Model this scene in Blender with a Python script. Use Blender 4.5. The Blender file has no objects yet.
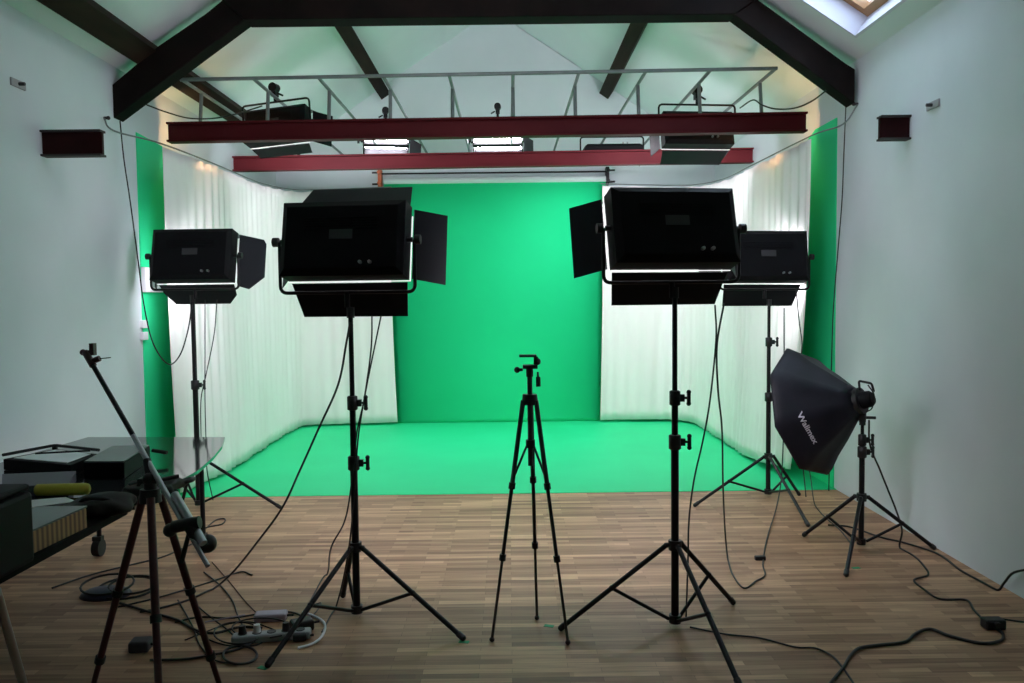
import bpy, math, random
from mathutils import Vector, Matrix
random.seed(7)
C = bpy.context.scene.collection
scn = bpy.context.scene

# ------------------------------------------------------------------ camera
FPX, CAM_H = 826.0, 1.5
_roll = math.radians(.65)
_d = Vector(((508-512)/FPX, (341.5-298)/FPX, -1)).normalized()
_u = Vector((-math.sin(_roll), math.cos(_roll), 0))
_Z = (_u-_d*_u.dot(_d)).normalized()
_X = _d.cross(_Z)
ROT = Matrix((_X, _d, _Z))
cam = bpy.data.cameras.new('camera'); cam.sensor_width = 36; cam.lens = FPX/1024*36
cam.clip_start = .05; cam.clip_end = 100
camo = bpy.data.objects.new('camera', cam); C.objects.link(camo)
camo.matrix_world = Matrix.Translation((0, 0, CAM_H)) @ ROT.to_4x4()
scn.camera = camo
CP = Vector((0, 0, CAM_H))

# ------------------------------------------------------------------ world, lights, exposure
w = bpy.data.worlds.new('world'); scn.world = w; w.use_nodes = True
wb = w.node_tree.nodes['Background']
wb.inputs[0].default_value = (.55, .66, .80, 1); wb.inputs[1].default_value = 5.0
vs = scn.view_settings
vs.view_transform = 'Standard'; vs.look = 'None'; vs.exposure = 0.86; vs.gamma = 1; vs.use_curve_mapping = False
PANEL = 17.0
FARP = 12.0        # radiance of the daylight panels of the stand lamps
TUBE = 45.0
HANGP = 22.0         # radiance of the open tubes of the hanging lamps
def lamp_area(name, loc, to, size, power, col):
    l = bpy.data.lights.new(name, 'AREA'); l.shape = 'RECTANGLE'; l.size = size[0]; l.size_y = size[1]
    l.energy = power; l.color = col
    o = bpy.data.objects.new(name, l); C.objects.link(o); o.location = loc
    o.rotation_euler = (Vector(to)-Vector(loc)).to_track_quat('-Z', 'Y').to_euler()
    return o
# added fill light, unseen above the view, brightening the walls and ceiling
lamp_area('fill_light', (-.15, 3.3, 4.3), (-.1, 8.0, 3.6), (1.5, .5), 9, (.98, .96, 1.02))

# ------------------------------------------------------------------ measuring: picture point -> place in the room (metres)
def ray(x, y): return ROT @ Vector(((x-512)/FPX, (341.5-y)/FPX, -1))
def fl(x, y, z=0.0): v = ray(x, y); return CP+v*((z-CAM_H)/v.z)
def at(x, y, D): v = ray(x, y); return CP+v*(D/v.y)
def atx(x, y, X): v = ray(x, y); return CP+v*(X/v.x)

# ------------------------------------------------------------------ materials
def mat(name, col, rough=.5, metal=0, spec=.5, emit=None, es=0):
    m = bpy.data.materials.new(name); m.use_nodes = True
    b = m.node_tree.nodes['Principled BSDF']
    b.inputs['Base Color'].default_value = (*col, 1); b.inputs['Roughness'].default_value = rough
    b.inputs['Metallic'].default_value = metal; b.inputs['Specular IOR Level'].default_value = spec
    if emit:
        b.inputs['Emission Color'].default_value = (*emit, 1); b.inputs['Emission Strength'].default_value = es
    return m
def noisy(name, c1, c2, scale=6, rough=.6, stretch=(1, 1, 1), bump=.0, metal=0, detail=4, spec=.5):
    m = mat(name, c1, rough, metal, spec=spec); nt = m.node_tree; b = nt.nodes['Principled BSDF']
    g = nt.nodes.new('ShaderNodeNewGeometry'); mp = nt.nodes.new('ShaderNodeMapping')
    mp.inputs['Scale'].default_value = stretch
    n = nt.nodes.new('ShaderNodeTexNoise'); n.inputs['Scale'].default_value = scale; n.inputs['Detail'].default_value = detail
    r = nt.nodes.new('ShaderNodeValToRGB')
    r.color_ramp.elements[0].position = .35; r.color_ramp.elements[1].position = .65
    r.color_ramp.elements[0].color = (*c1, 1); r.color_ramp.elements[1].color = (*c2, 1)
    nt.links.new(g.outputs['Position'], mp.inputs[0]); nt.links.new(mp.outputs[0], n.inputs[0])
    nt.links.new(n.outputs[0], r.inputs[0]); nt.links.new(r.outputs[0], b.inputs['Base Color'])
    if bump:
        bp = nt.nodes.new('ShaderNodeBump'); bp.inputs['Strength'].default_value = bump; bp.inputs['Distance'].default_value = .01
        nt.links.new(n.outputs[0], bp.inputs['Height']); nt.links.new(bp.outputs[0], b.inputs['Normal'])
    return m
M = {}
M['wall'] = noisy('wall_paint', (.68, .75, .775), (.73, .795, .82), 1.6, .75, bump=.06, detail=6)
M['ceil'] = noisy('ceiling_paint', (.76, .83, .84), (.80, .865, .875), 1.3, .8, bump=.05)
M['green'] = noisy('chroma_green_paint', (.012, .64, .25), (.014, .68, .27), 1.2, .62, spec=.25)
M['greenwall'] = noisy('chroma_green_wall_cloth', (.030, .78, .33), (.034, .82, .35), 1.2, .7, spec=.2)
M['greenroll'] = noisy('chroma_green_cloth', (.010, .57, .22), (.012, .60, .235), 1.0, .75, spec=.15)
M['curtain'] = noisy('white_curtain_cloth', (.78, .76, .73), (.83, .815, .79), 3.0, .95, stretch=(1, 1, .15), spec=.1)
M['timber'] = noisy('dark_timber', (.004, .0024, .002), (.009, .005, .004), 5, .7, spec=.12)
M['purlin'] = noisy('brown_purlin_timber', (.014, .0085, .006), (.036, .021, .014), 9, .7, stretch=(1, .12, 1), spec=.1)
M['steelred'] = noisy('red_oxide_steel_shaded', (.060, .006, .008), (.085, .009, .011), 3, .55, stretch=(.4, 1, 1), spec=.12)  # near beam: same steel as the far one, its shade put into the colour
M['steelfar'] = noisy('red_oxide_steel_lit', (.125, .016, .022), (.165, .024, .03), 3, .55, stretch=(.4, 1, 1), spec=.12)  # far beam: same steel, the stronger light on it put into the colour
M['stub'] = noisy('dark_red_oxide_steel', (.018, .003, .0035), (.028, .0045, .005), 5, .6, spec=.12)
M['flange'] = mat('grey_flange_steel', (.05, .045, .045), .6, spec=.2)
M['grid'] = noisy('grey_tube_steel', (.16, .19, .19), (.22, .25, .25), 8, .45, metal=.4)
M['black'] = mat('black_lamp_housing', (.0035, .0035, .0045), .6, spec=.15)
M['door'] = mat('black_barndoor_sheet', (.005, .005, .008), .45, spec=.22)
M['knob'] = mat('black_plastic', (.008, .008, .009), .5)
M['stand'] = mat('black_powder_coated_steel', (.005, .005, .006), .45, spec=.28)
M['alu'] = mat('brushed_aluminium', (.42, .43, .45), .35, .9)
M['white'] = mat('white_plastic', (.75, .76, .77), .5)
M['plate'] = mat('grey_rating_plate', (.03, .03, .033), .6)
M['panel'] = mat('glowing_lamp_panel', (.9, .9, .9), .6, emit=(1, .94, 1.06), es=PANEL)
M['fpanel'] = mat('glowing_dimmed_panel', (.9, .9, .9), .6, emit=(1, .94, 1.06), es=FARP)
M['hpanel'] = mat('glowing_hanging_panel', (.9, .9, .9), .6, emit=(1, .95, 1.08), es=HANGP)
M['rim'] = mat('rim_light_leak', (.8, .8, .82), .6, emit=(1, 1, 1), es=.5)  # glow put in for the light leaking round the lamp rim
M['tube'] = mat('glowing_fluorescent_tube', (.9, .9, .9), .5, emit=(1, .95, 1.06), es=TUBE)
M['refl'] = mat('white_reflector', (.85, .85, .86), .4)
M['cable'] = mat('black_rubber_cable', (.008, .008, .008), .5)
M['wire'] = mat('grey_steel_wire', (.18, .20, .20), .5, .3)
M['fabric'] = noisy('black_softbox_nylon', (.006, .006, .011), (.013, .013, .021), 5, .5, bump=.3, spec=.3)
M['logo'] = mat('pale_printed_logo', (.62, .60, .66), .6)
M['tripod'] = mat('dark_grey_aluminium', (.045, .055, .055), .35, .6)
M['redleg'] = mat('dark_red_lacquer', (.055, .006, .008), .4)
M['gloss'] = noisy('glossy_dark_table_top', (.018, .020, .022), (.025, .028, .03), 3, .08)
M['gloss'].node_tree.nodes['Principled BSDF'].inputs['IOR'].default_value = 1.9
M['desk'] = noisy('worn_black_table_top', (.008, .0075, .0075), (.015, .014, .013), 6, .75, spec=.06)
M['crate'] = None
M['yellow'] = noisy('yellow_foam', (.42, .36, .02), (.50, .43, .04), 10, .6)
M['paper'] = mat('pale_paper', (.80, .86, .85), .8)
M['sheet'] = mat('grey_paper_sheet', (.13, .13, .15), .8)
M['case'] = noisy('greenish_grey_case_lid', (.075, .095, .088), (.10, .125, .11), 7, .35)
M['cloth'] = noisy('black_bag_cloth', (.010, .010, .010), (.024, .022, .02), 12, .8, bump=.4)
M['wood'] = noisy('light_skylight_wood', (.30, .15, .06), (.40, .21, .09), 8, .5, stretch=(1, .2, 1))
M['orange'] = mat('orange_painted_steel', (.75, .16, .06), .5)
M['tape'] = mat('green_gaffer_tape', (.03, .33, .14), .7)
M['roller'] = mat('pale_roller_tube', (.68, .74, .74), .5)
M['blue'] = mat('dark_blue_plastic', (.02, .022, .05), .45)
M['lilac'] = mat('pale_lilac_plastic', (.40, .34, .42), .5)
M['skirt'] = mat('skylight_reveal_paint', (.72, .72, .82), .7)

def floor_mat():
    m = mat('strip_parquet', (.3, .2, .13), .48, spec=.22); nt = m.node_tree; b = nt.nodes['Principled BSDF']; L = nt.links.new
    g = nt.nodes.new('ShaderNodeNewGeometry')
    def bricks(row, width, off, c1, c2, mortar):
        t = nt.nodes.new('ShaderNodeTexBrick'); t.offset = off; t.offset_frequency = 2; t.squash = 1
        t.inputs['Scale'].default_value = 1; t.inputs['Row Height'].default_value = row; t.inputs['Brick Width'].default_value = width
        t.inputs['Mortar Size'].default_value = mortar; t.inputs['Mortar Smooth'].default_value = .2; t.inputs['Bias'].default_value = 0
        t.inputs['Color1'].default_value = (*c1, 1); t.inputs['Color2'].default_value = (*c2, 1); t.inputs['Mortar'].default_value = (.10, .06, .04, 1)
        L(g.outputs['Position'], t.inputs['Vector']); return t
    t1 = bricks(.042, .36, .37, (.345, .195, .108), (.64, .405, .235), .0006)
    t2 = bricks(.042, .63, .61, (.55, .50, .47), (1, 1, 1), 0)
    t2.inputs['Mortar'].default_value = (.8, .8, .8, 1)
    mp = nt.nodes.new('ShaderNodeMapping'); mp.inputs['Scale'].default_value = (1.6, 26, 1)
    n = nt.nodes.new('ShaderNodeTexNoise'); n.inputs['Scale'].default_value = 2.2; n.inputs['Detail'].default_value = 5
    L(g.outputs['Position'], mp.inputs[0]); L(mp.outputs[0], n.inputs[0])
    r = nt.nodes.new('ShaderNodeValToRGB'); r.color_ramp.elements[0].position = .3; r.color_ramp.elements[1].position = .7
    r.color_ramp.elements[0].color = (.62, .60, .58, 1); r.color_ramp.elements[1].color = (1.1, 1.08, 1.05, 1)
    L(n.outputs[0], r.inputs[0])
    a = nt.nodes.new('ShaderNodeMix'); a.data_type = 'RGBA'; a.blend_type = 'MULTIPLY'; a.inputs[0].default_value = .75
    L(t1.outputs[0], a.inputs[6]); L(t2.outputs[0], a.inputs[7])
    c = nt.nodes.new('ShaderNodeMix'); c.data_type = 'RGBA'; c.blend_type = 'MULTIPLY'; c.inputs[0].default_value = .8
    L(a.outputs[2], c.inputs[6]); L(r.outputs[0], c.inputs[7]); L(c.outputs[2], b.inputs['Base Color'])
    bp = nt.nodes.new('ShaderNodeBump'); bp.inputs['Strength'].default_value = .15; bp.inputs['Distance'].default_value = .003
    L(n.outputs[0], bp.inputs['Height']); L(bp.outputs[0], b.inputs['Normal'])
    return m
M['floor'] = floor_mat()
def crate_mat():
    m = mat('slatted_crate_wood', (.3, .15, .05), .6); nt = m.node_tree; b = nt.nodes['Principled BSDF']; L = nt.links.new
    g = nt.nodes.new('ShaderNodeNewGeometry'); wv = nt.nodes.new('ShaderNodeTexWave'); wv.bands_direction = 'Y'
    wv.inputs['Scale'].default_value = 12; wv.inputs['Distortion'].default_value = .4
    r = nt.nodes.new('ShaderNodeValToRGB'); r.color_ramp.elements[0].color = (.10, .045, .02, 1); r.color_ramp.elements[1].color = (.38, .20, .07, 1)
    L(g.outputs['Position'], wv.inputs[0]); L(wv.outputs[0], r.inputs[0]); L(r.outputs[0], b.inputs['Base Color']); return m
M['crate'] = crate_mat()

# ------------------------------------------------------------------ mesh helpers
class MB:
    def __init__(s): s.v = []; s.f = []; s.sm = []
    def add(s, vs_, fs, smooth=False):
        o = len(s.v); s.v += [Vector(p) for p in vs_]
        for f in fs: s.f.append([i+o for i in f]); s.sm.append(smooth)
        return s
    def box(s, x0, x1, y0, y1, z0, z1, T=None):
        p = [Vector((x, y, z)) for z in (z0, z1) for y in (y0, y1) for x in (x0, x1)]
        if T: p = [T @ q for q in p]
        return s.add(p, [(0, 2, 3, 1), (4, 5, 7, 6), (0, 1, 5, 4), (2, 6, 7, 3), (0, 4, 6, 2), (1, 3, 7, 5)])
    def tube(s, pts, r, n=10, cap=True):
        pts = [Vector(p) for p in pts]
        rs = r if isinstance(r, (list, tuple)) else [r]*len(pts)
        t0 = (pts[1]-pts[0]).normalized()
        nrm = t0.orthogonal().normalized(); vs_ = []
        for i, p in enumerate(pts):
            a = pts[max(i-1, 0)]; b = pts[min(i+1, len(pts)-1)]; t = (b-a)
            if t.length < 1e-7: t = t0
            t.normalize()
            nrm = nrm-t*nrm.dot(t)
            if nrm.length < 1e-5: nrm = t.orthogonal()
            nrm.normalize(); bn = t.cross(nrm)
            for k in range(n):
                an = 2*math.pi*k/n; vs_.append(p+(nrm*math.cos(an)+bn*math.sin(an))*rs[i])
        fs = []
        for i in range(len(pts)-1):
            for k in range(n):
                k2 = (k+1) % n; fs.append((i*n+k, i*n+k2, (i+1)*n+k2, (i+1)*n+k))
        s.add(vs_, fs, True)
        if cap:
            e = len(pts)-1
            s.add(vs_[:n], [tuple(reversed(range(n)))]); s.add(vs_[e*n:], [tuple(range(n))])
        return s
    def prism(s, poly, vec, T=None):
        poly = [Vector(p) for p in poly]; vec = Vector(vec); n = len(poly)
        p = poly+[q+vec for q in poly]
        if T: p = [T @ q for q in p]
        return s.add(p, [tuple(reversed(range(n))), tuple(range(n, 2*n))]+[(i, (i+1) % n, (i+1) % n+n, i+n) for i in range(n)])
    def ball(s, c, r, n=12, m=8, sc=(1, 1, 1)):
        c = Vector(c); vs_ = []; fs = []
        for i in range(m+1):
            th = math.pi*i/m
            for k in range(n):
                an = 2*math.pi*k/n
                vs_.append(c+Vector((math.sin(th)*math.cos(an)*sc[0], math.sin(th)*math.sin(an)*sc[1], math.cos(th)*sc[2]))*r)
        for i in range(m):
            for k in range(n): fs.append((i*n+k, (i+1)*n+k, (i+1)*n+(k+1) % n, i*n+(k+1) % n))
        return s.add(vs_, fs, True)
    def build(s, name, m, parent=None, bevel=0, loc=None, solid=0, sub=0):
        me = bpy.data.meshes.new(name); me.from_pydata([tuple(p) for p in s.v], [], s.f); me.validate()
        me.materials.append(m)
        if len(me.polygons) == len(s.sm):
            for p, q in zip(me.polygons, s.sm): p.use_smooth = q
        import bmesh
        b = bmesh.new(); b.from_mesh(me); bmesh.ops.recalc_face_normals(b, faces=b.faces); b.to_mesh(me); b.free()
        o = bpy.data.objects.new(name, me); C.objects.link(o)
        if parent: o.parent = parent
        if loc: o.location = loc
        if solid: q = o.modifiers.new('solid', 'SOLIDIFY'); q.thickness = solid; q.offset = 0
        if bevel: q = o.modifiers.new('bevel', 'BEVEL'); q.width = bevel; q.segments = 2; q.limit_method = 'ANGLE'
        if sub: q = o.modifiers.new('sub', 'SUBSURF'); q.levels = sub; q.render_levels = sub
        return o
def box(*a, **k): return MB().box(*a, **k)
def tube(*a, **k): return MB().tube(*a, **k)
def smooth(pts, k=8):
    pts = [Vector(p) for p in pts]; P = [pts[0]*2-pts[1]]+pts+[pts[-1]*2-pts[-2]]; out = []
    for i in range(1, len(P)-2):
        a, b, c, d = P[i-1:i+3]
        for j in range(k):
            t = j/k; out.append(.5*((2*b)+(c-a)*t+(2*a-5*b+4*c-d)*t*t+(3*b-a-3*c+d)*t**3))
    out.append(pts[-1]); return out
def rounded(pts, r, k=6):
    pts = [Vector(p) for p in pts]; out = [pts[0]]
    for i in range(1, len(pts)-1):
        a = pts[i]+(pts[i-1]-pts[i]).normalized()*r; b = pts[i]+(pts[i+1]-pts[i]).normalized()*r
        for j in range(k+1):
            t = j/k; out.append(a*(1-t)**2+pts[i]*2*t*(1-t)+b*t*t)
    out.append(pts[-1]); return out
def tag(o, label=None, cat=None, group=None, kind=None):
    if label: o['label'] = label
    if cat: o['category'] = cat
    if group: o['group'] = group
    if kind: o['kind'] = kind
    return o
def thing(name, label, cat, loc=(0, 0, 0), rot=(0, 0, 0), group=None):
    o = bpy.data.objects.new(name, None); C.objects.link(o); o.location = loc; o.rotation_euler = rot
    o.empty_display_size = .1
    return tag(o, label, cat, group)
def struct(name, mb, m, **k): return tag(mb.build(name, m, **k), kind='structure')

# ------------------------------------------------------------------ the room
XL, XR, YB, YF = -2.775, 2.51, 10.05, -1.6
EAVE, RX, SL = 3.17, -.145, .67
RZ = EAVE+(RX-XL)*SL
def roofz(x): return RZ-abs(x-RX)*SL
struct('floor', box(XL-.2, XR+.2, YF-.2, YB+.2, -.12, 0), M['floor'])
struct('wall_left', box(XL-.2, XL, YF, YB, -.1, EAVE), M['wall'])
struct('wall_right', box(XR, XR+.2, YF, YB, -.1, EAVE), M['wall'])
gable = lambda y: [(XL-.2, y, -.1), (XR+.2, y, -.1), (XR+.2, y, EAVE-.134), (RX, y, RZ), (XL-.2, y, EAVE-.134)]
struct('wall_back', MB().prism(gable(YB), (0, .2, 0)), M['wall'])
struct('wall_front', MB().prism(gable(YF), (0, -.2, 0)), M['wall'])
struct('ceiling', MB().prism([(XL-.2, YF-.2, EAVE-.134), (RX, YF-.2, RZ), (RX, YF-.2, RZ+.25), (XL-.2, YF-.2, EAVE+.116)], (0, YB-YF+.4, 0)), M['ceil'])
# right slope with the skylight opening: s = distance up the slope, y along the room
SA = math.atan(SL); SLEN = (XR-RX)/math.cos(SA)
def sp(s, y, h=0):   # point on right slope
    return Vector((XR-s*math.cos(SA)+h*math.sin(SA), y, EAVE+s*math.sin(SA)+h*math.cos(SA)))
s0, s1, y0, y1 = .135, 1.25, 4.35, 5.73
rb = MB()
def slab(sa, sb, ya, yb, h0=0, h1=.25, mb=rb):
    p = [sp(sa, ya, h0), sp(sb, ya, h0), sp(sb, yb, h0), sp(sa, yb, h0)]
    q = [sp(sa, ya, h1), sp(sb, ya, h1), sp(sb, yb, h1), sp(sa, yb, h1)]
    mb.add(p+q, [(0, 1, 2, 3), (7, 6, 5, 4), (0, 4, 5, 1), (1, 5, 6, 2), (2, 6, 7, 3), (3, 7, 4, 0)])
slab(-.24, s0, YF-.2, YB+.2); slab(s1, SLEN+.01, YF-.2, YB+.2); slab(s0, s1, YF-.2, y0); slab(s0, s1, y1, YB+.2)
struct('ceiling', rb, M['ceil'])
# skylight: painted reveal, wooden sash, glass, blind
rv = MB(); t = .02
slab(s0, s0+t, y0, y1, 0, .27, rv); slab(s1-t, s1, y0, y1, 0, .27, rv)
slab(s0, s1, y0, y0+t, 0, .27, rv); slab(s0, s1, y1-t, y1, 0, .27, rv)
win = bpy.data.objects.new('window_1', None); C.objects.link(win); tag(win, kind='structure')
rv.build('window_reveal', M['skirt'], win)
fr = MB(); a, b_ = .045, .06
for q in ((s0+.02, s0+.02+b_, y0+.02, y1-.02), (s1-.02-b_, s1-.02, y0+.02, y1-.02), (s0+.08, s1-.08, y0+.02, y0+.02+b_), (s0+.08, s1-.08, y1-.02-b_, y1-.02)):
    slab(*q, .15, .21, fr)
fr.build('window_frame', M['wood'], win)
gm = mat('skylight_glass', (.9, .95, 1), .02); gm.node_tree.nodes['Principled BSDF'].inputs['Transmission Weight'].default_value = 1
gm.node_tree.nodes['Principled BSDF'].inputs['IOR'].default_value = 1.05
gl = MB(); slab(s0+.06, s1-.06, y0+.06, y1-.06, .178, .184, gl); gl.build('window_pane', gm, win)

# roof timbers
def beam_between(p, q, wx, hz, up=(0, 0, 1)):
    p, q = Vector(p), Vector(q); d = (q-p).normalized(); u = Vector(up); u = (u-d*u.dot(d)).normalized(); s_ = d.cross(u)
    c = [s_*(wx/2)*i+u*(hz/2)*j for i, j in ((-1, -1), (1, -1), (1, 1), (-1, 1))]
    return MB().prism([p+k for k in c], q-p)
nl = Vector((-math.sin(SA), 0, math.cos(SA)))
def purlin(x, ya, yb, wd, ht, label):
    n = Vector((-math.sin(SA) if x < RX else math.sin(SA), 0, math.cos(SA)))
    z = roofz(x); off = -n*(ht/2)
    o = beam_between(Vector((x, ya, z))+off, Vector((x, yb, z))+off, wd, ht, n).build('roof_purlin', M['purlin'], bevel=.006)
    tag(o, label, 'roof beam')
purlin(-2.58, YF, YB, .165, .10, 'dark brown purlin low on the left slope, crossing the truss rafter')
purlin(-1.50, YF, YB, .13, .12, 'brown purlin on the left slope, behind the grid, ending at the far gable')
purlin(1.24, YF, YB, .13, .12, 'brown purlin on the right slope, above the right part of the lighting grid')
# timber truss
tr = thing('timber_truss', 'near black timber roof truss with collar beam and two slanting braces', 'roof truss', (0, 6.0, 2.8))
def px(pts, D=6.0): return [at(x, y, D)-Vector((0, 6.0, 2.8)) for x, y in pts]
hh = roofz(-2.0)-2.8
cb = MB().prism([(-1.99, -.09, 3.615-2.8), (-1.83, -.09, 3.47-2.8), (1.62, -.09, 3.475-2.8), (1.785, -.09, 3.585-2.8), (1.785, -.09, 3.86-2.8), (-1.99, -.09, 3.86-2.8)], (0, .18, 0))
# keep the collar under the slopes
cb.v = [Vector((v.x, v.y, min(v.z, roofz(v.x)-2.8+(.05 if abs(v.x+.1) > 1.6 else 0)))) for v in cb.v]
cb.build('collar_beam', M['timber'], tr, bevel=.008)
MB().prism([(XL, -.075, .0), (-1.80, -.075, .69), (-1.92, -.075, .86), (-2.10, -.075, .72), (-2.44, -.075, .50), (XL, -.075, .235)], (0, .15, 0)).build('brace', M['timber'], tr, bevel=.008)
MB().prism([(2.475, -.075, .05), (1.60, -.075, .69), (1.74, -.075, .85), (1.79, -.075, .775), (2.41, -.075, .33), (2.475, -.075, .29)], (0, .15, 0)).build('brace', M['timber'], tr, bevel=.008)

# steel beams
def ibeam_mb(x0_, x1_, yc, z0_, z1_, wd=.10, tf=.016, tw=.02):
    m = MB(); m.box(x0_, x1_, yc-wd/2, yc+wd/2, z0_, z0_+tf); m.box(x0_, x1_, yc-wd/2, yc+wd/2, z1_-tf, z1_)
    m.box(x0_, x1_, yc-tw/2, yc+tw/2, z0_+tf, z1_-tf); return m
def shear(mb, k, z):   # the far end sits slightly higher
    return mb
def steel(yc, zl, zr, h, label, xa=XL, xb=XR, m_='steelfar'):
    m = ibeam_mb(xa, xb, yc, 0, h)
    for v in m.v: v.z += zl+(zr-zl)*(v.x-XL)/(XR-XL)
    tag(m.build('steel_beam', M[m_], bevel=.002), label, 'steel beam', None)
steel(6.70, 2.770, 2.802, .155, 'longer shaded red steel beam, the nearer of the two, under the lighting grid', -2.70, 2.405, 'steelred')
steel(8.50, 2.815, 2.848, .148, 'shorter looking better lit red steel beam, the farther one above the green roll')
def stub(side, x0_, x1_, yc, z0_, z1_, label):
    t_ = thing('beam_stub', label, 'steel beam', ((x0_+x1_)/2, yc, z0_))
    cx = (x0_+x1_)/2; m = MB(); h = z1_-z0_
    m.box(x0_-cx, x1_-cx, -.012, .012, .012, h-.012); m.build('web', M['stub'], t_)
    f = MB(); f.box(x0_-cx, x1_-cx, -.036, .036, 0, .012); f.build('flange', M['flange'], t_)
    MB().box(x0_-cx, x1_-cx, -.036, .036, h-.012, h).build('flange', M['flange'], t_)
stub(-1, XL, at(103, 143, 5.02).x, 5.02, 2.375, 2.53, 'cut dark red steel beam end sticking out of the left wall')
stub(1, at(879, 130, 5.2).x, XR, 5.2, 2.455, 2.605, 'cut dark red steel beam end sticking out of the right wall')

# ------------------------------------------------------------------ green screen and curtains
gf = box(XL+.002, XR-.002, 6.27, YB-.005, 0, .004).build('green_floor_covering', M['green'])
tag(gf, 'bright green chroma floor covering over the rear half of the parquet', 'green screen floor')
GT = 2.87
def wall_cloth(name, mb, label): tag(mb.build(name, M['greenwall']), label, 'green screen')
m = MB().prism([(XL+.001, 6.27, .004), (XL+.001, YB-.01, .004), (XL+.001, YB-.01, 2.70), (XL+.001, 6.9, 2.74), (XL+.001, 6.27, 2.77)], (.008, 0, 0)); wall_cloth('green_wall_panel', m, 'narrow green strip on the left wall beside the white curtain')
m = MB().prism([(XR-.001, 6.32, .004), (XR-.001, YB-.01, .004), (XR-.001, YB-.01, 2.70), (XR-.001, 7.0, 2.76), (XR-.001, 6.75, 2.835), (XR-.001, 6.32, 2.835)], (-.008, 0, 0)); wall_cloth('green_wall_panel', m, 'narrow green strip on the right wall beside the white curtain')
wall_cloth('green_wall_panel', box(XL+.012, XR-.012, YB-.012, YB-.002, .006, 2.62), 'wide green panel on the back wall, mostly behind curtains and green roll')

roll = thing('backdrop_roll', 'green backdrop sheet hanging from a pale roller on the back wall', 'backdrop', (-.13, 9.9, 2.95))
rp = [(y, z) for y, z in ((0.005, -.04), (0.02, -.08), (.03, -2.4), (.035, -2.75), (.03, -2.90), (.02, -2.943))]
sh = MB(); n = len(rp); xs = (-1.33, 1.31)
sh.add([(x, y, z) for x in xs for y, z in rp], [(i, i+1, n+i+1, n+i) for i in range(n-1)], True)
sh.build('green_sheet', M['greenroll'], roll, solid=.002)
tube([(-1.33, .03, -.045), (1.31, .03, -.045)], .038, 16).build('roller_tube', M['roller'], roll)
tube([(-1.36, .05, .045), (1.33, .05, .045)], .010, 10).build('steel_rod', M['stand'], roll)
for x, k in ((-1.385, 'orange'), (1.335, 'stand')):
    bk = MB(); bk.box(x-.02, x+.02, .03, .14, -.11, .10)
    for z in (-.07, .055): bk.tube([(x, .03, z), (x, -.03, z)], .02, 10)
    o = bk.build('roller_bracket', M[k], roll, bevel=.003)
    o['label'] = 'orange roller bracket' if k == 'orange' else 'black roller bracket'
    for z in (-.08, .055): MB().tube([(x-.02, .02, z), (x-.085, .02, z)] if k == 'orange' else [(x+.02, .02, z), (x+.085, .02, z)], .011, 8).build('knob', M['knob'], roll)

def curtain(label, top, bot, zt, zb, hem=.0, nu=260, nv=26, seed=1):
    rnd = random.Random(seed)
    T_ = smooth(top, 12); B_ = smooth(bot, 12)
    def samp(P, u):
        L_ = [0]
        for a_, b2 in zip(P, P[1:]): L_.append(L_[-1]+(b2-a_).length)
        d_ = u*L_[-1]
        for i in range(len(P)-1):
            if L_[i+1] >= d_-1e-9:
                k = (d_-L_[i])/max(L_[i+1]-L_[i], 1e-9); return P[i].lerp(P[i+1], k)
        return P[-1]
    ph = [rnd.uniform(0, 6.28) for _ in range(6)]
    vs_ = []; fs = []
    tp = [samp(T_, i/(nu-1)) for i in range(nu)]; bp = [samp(B_, i/(nu-1)) for i in range(nu)]
    length = sum((a_-b2).length for a_, b2 in zip(tp, tp[1:]))
    for j in range(nv):
        v = j/(nv-1)
        row = [Vector((*tp[i].xy.lerp(bp[i].xy, v**2.2), tp[i].lerp(bp[i], v).z)) for i in range(nu)]
        for i in range(nu):
            s_ = i/(nu-1)*length
            a_ = row[max(i-1, 0)]; b2 = row[min(i+1, nu-1)]; t_ = Vector((b2.x-a_.x, b2.y-a_.y, 0))
            t_.normalize(); nn = Vector((-t_.y, t_.x, 0))
            am = .006+.007*v
            d_ = am*(math.sin(s_*41+ph[0]+.6*math.sin(s_*3.1+ph[3])+.5*v)*(.6+.4*math.sin(s_*5+ph[1]))+.8*math.sin(s_*11+ph[2]+.8*v)+.5*math.sin(s_*47+ph[4]))
            d_ += .012*math.sin(s_*2.3+ph[5]+2*v)*v
            p = row[i]+nn*d_
            if j == 0: p.z -= .012*abs(math.sin(s_*8))
            vs_.append(p)
    for j in range(nv-1):
        for i in range(nu-1): fs.append((j*nu+i, j*nu+i+1, (j+1)*nu+i+1, (j+1)*nu+i))
    o = MB().add(vs_, fs, True).build('curtain', M['curtain'], solid=.002)
    tag(o, label, 'curtain')
curtain('white curtain hanging along the left wall and round the back left corner',
        [(-2.56, 6.24, 2.66), (-2.46, 7.0, 2.64), (-2.46, 8.3, 2.66), (-2.42, 9.35, 2.73), (-2.25, 9.72, 2.77), (-1.9, 9.80, 2.79), (-1.385, 9.80, 2.80)],
        [(-2.53, 6.30, .03), (-2.46, 7.08, .03), (-2.46, 8.3, .025), (-2.46, 9.45, .025), (-2.36, 9.74, .025), (-1.95, 9.80, .025), (-1.335, 9.80, .035)], 0, 0, seed=3)
curtain('white curtain hanging along the right wall and round the back right corner',
        [(1.125, 9.80, 2.81), (1.6, 9.80, 2.80), (1.95, 9.74, 2.78), (2.14, 9.3, 2.73), (2.17, 8.3, 2.65), (2.165, 7.3, 2.63), (2.255, 6.16, 2.66)],
        [(1.085, 9.80, .03), (1.6, 9.80, .035), (2.05, 9.72, .03), (2.17, 9.3, .025), (2.16, 8.3, .025), (2.17, 7.4, .035), (2.25, 6.52, .11)], 0, 0, seed=5)
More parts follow.
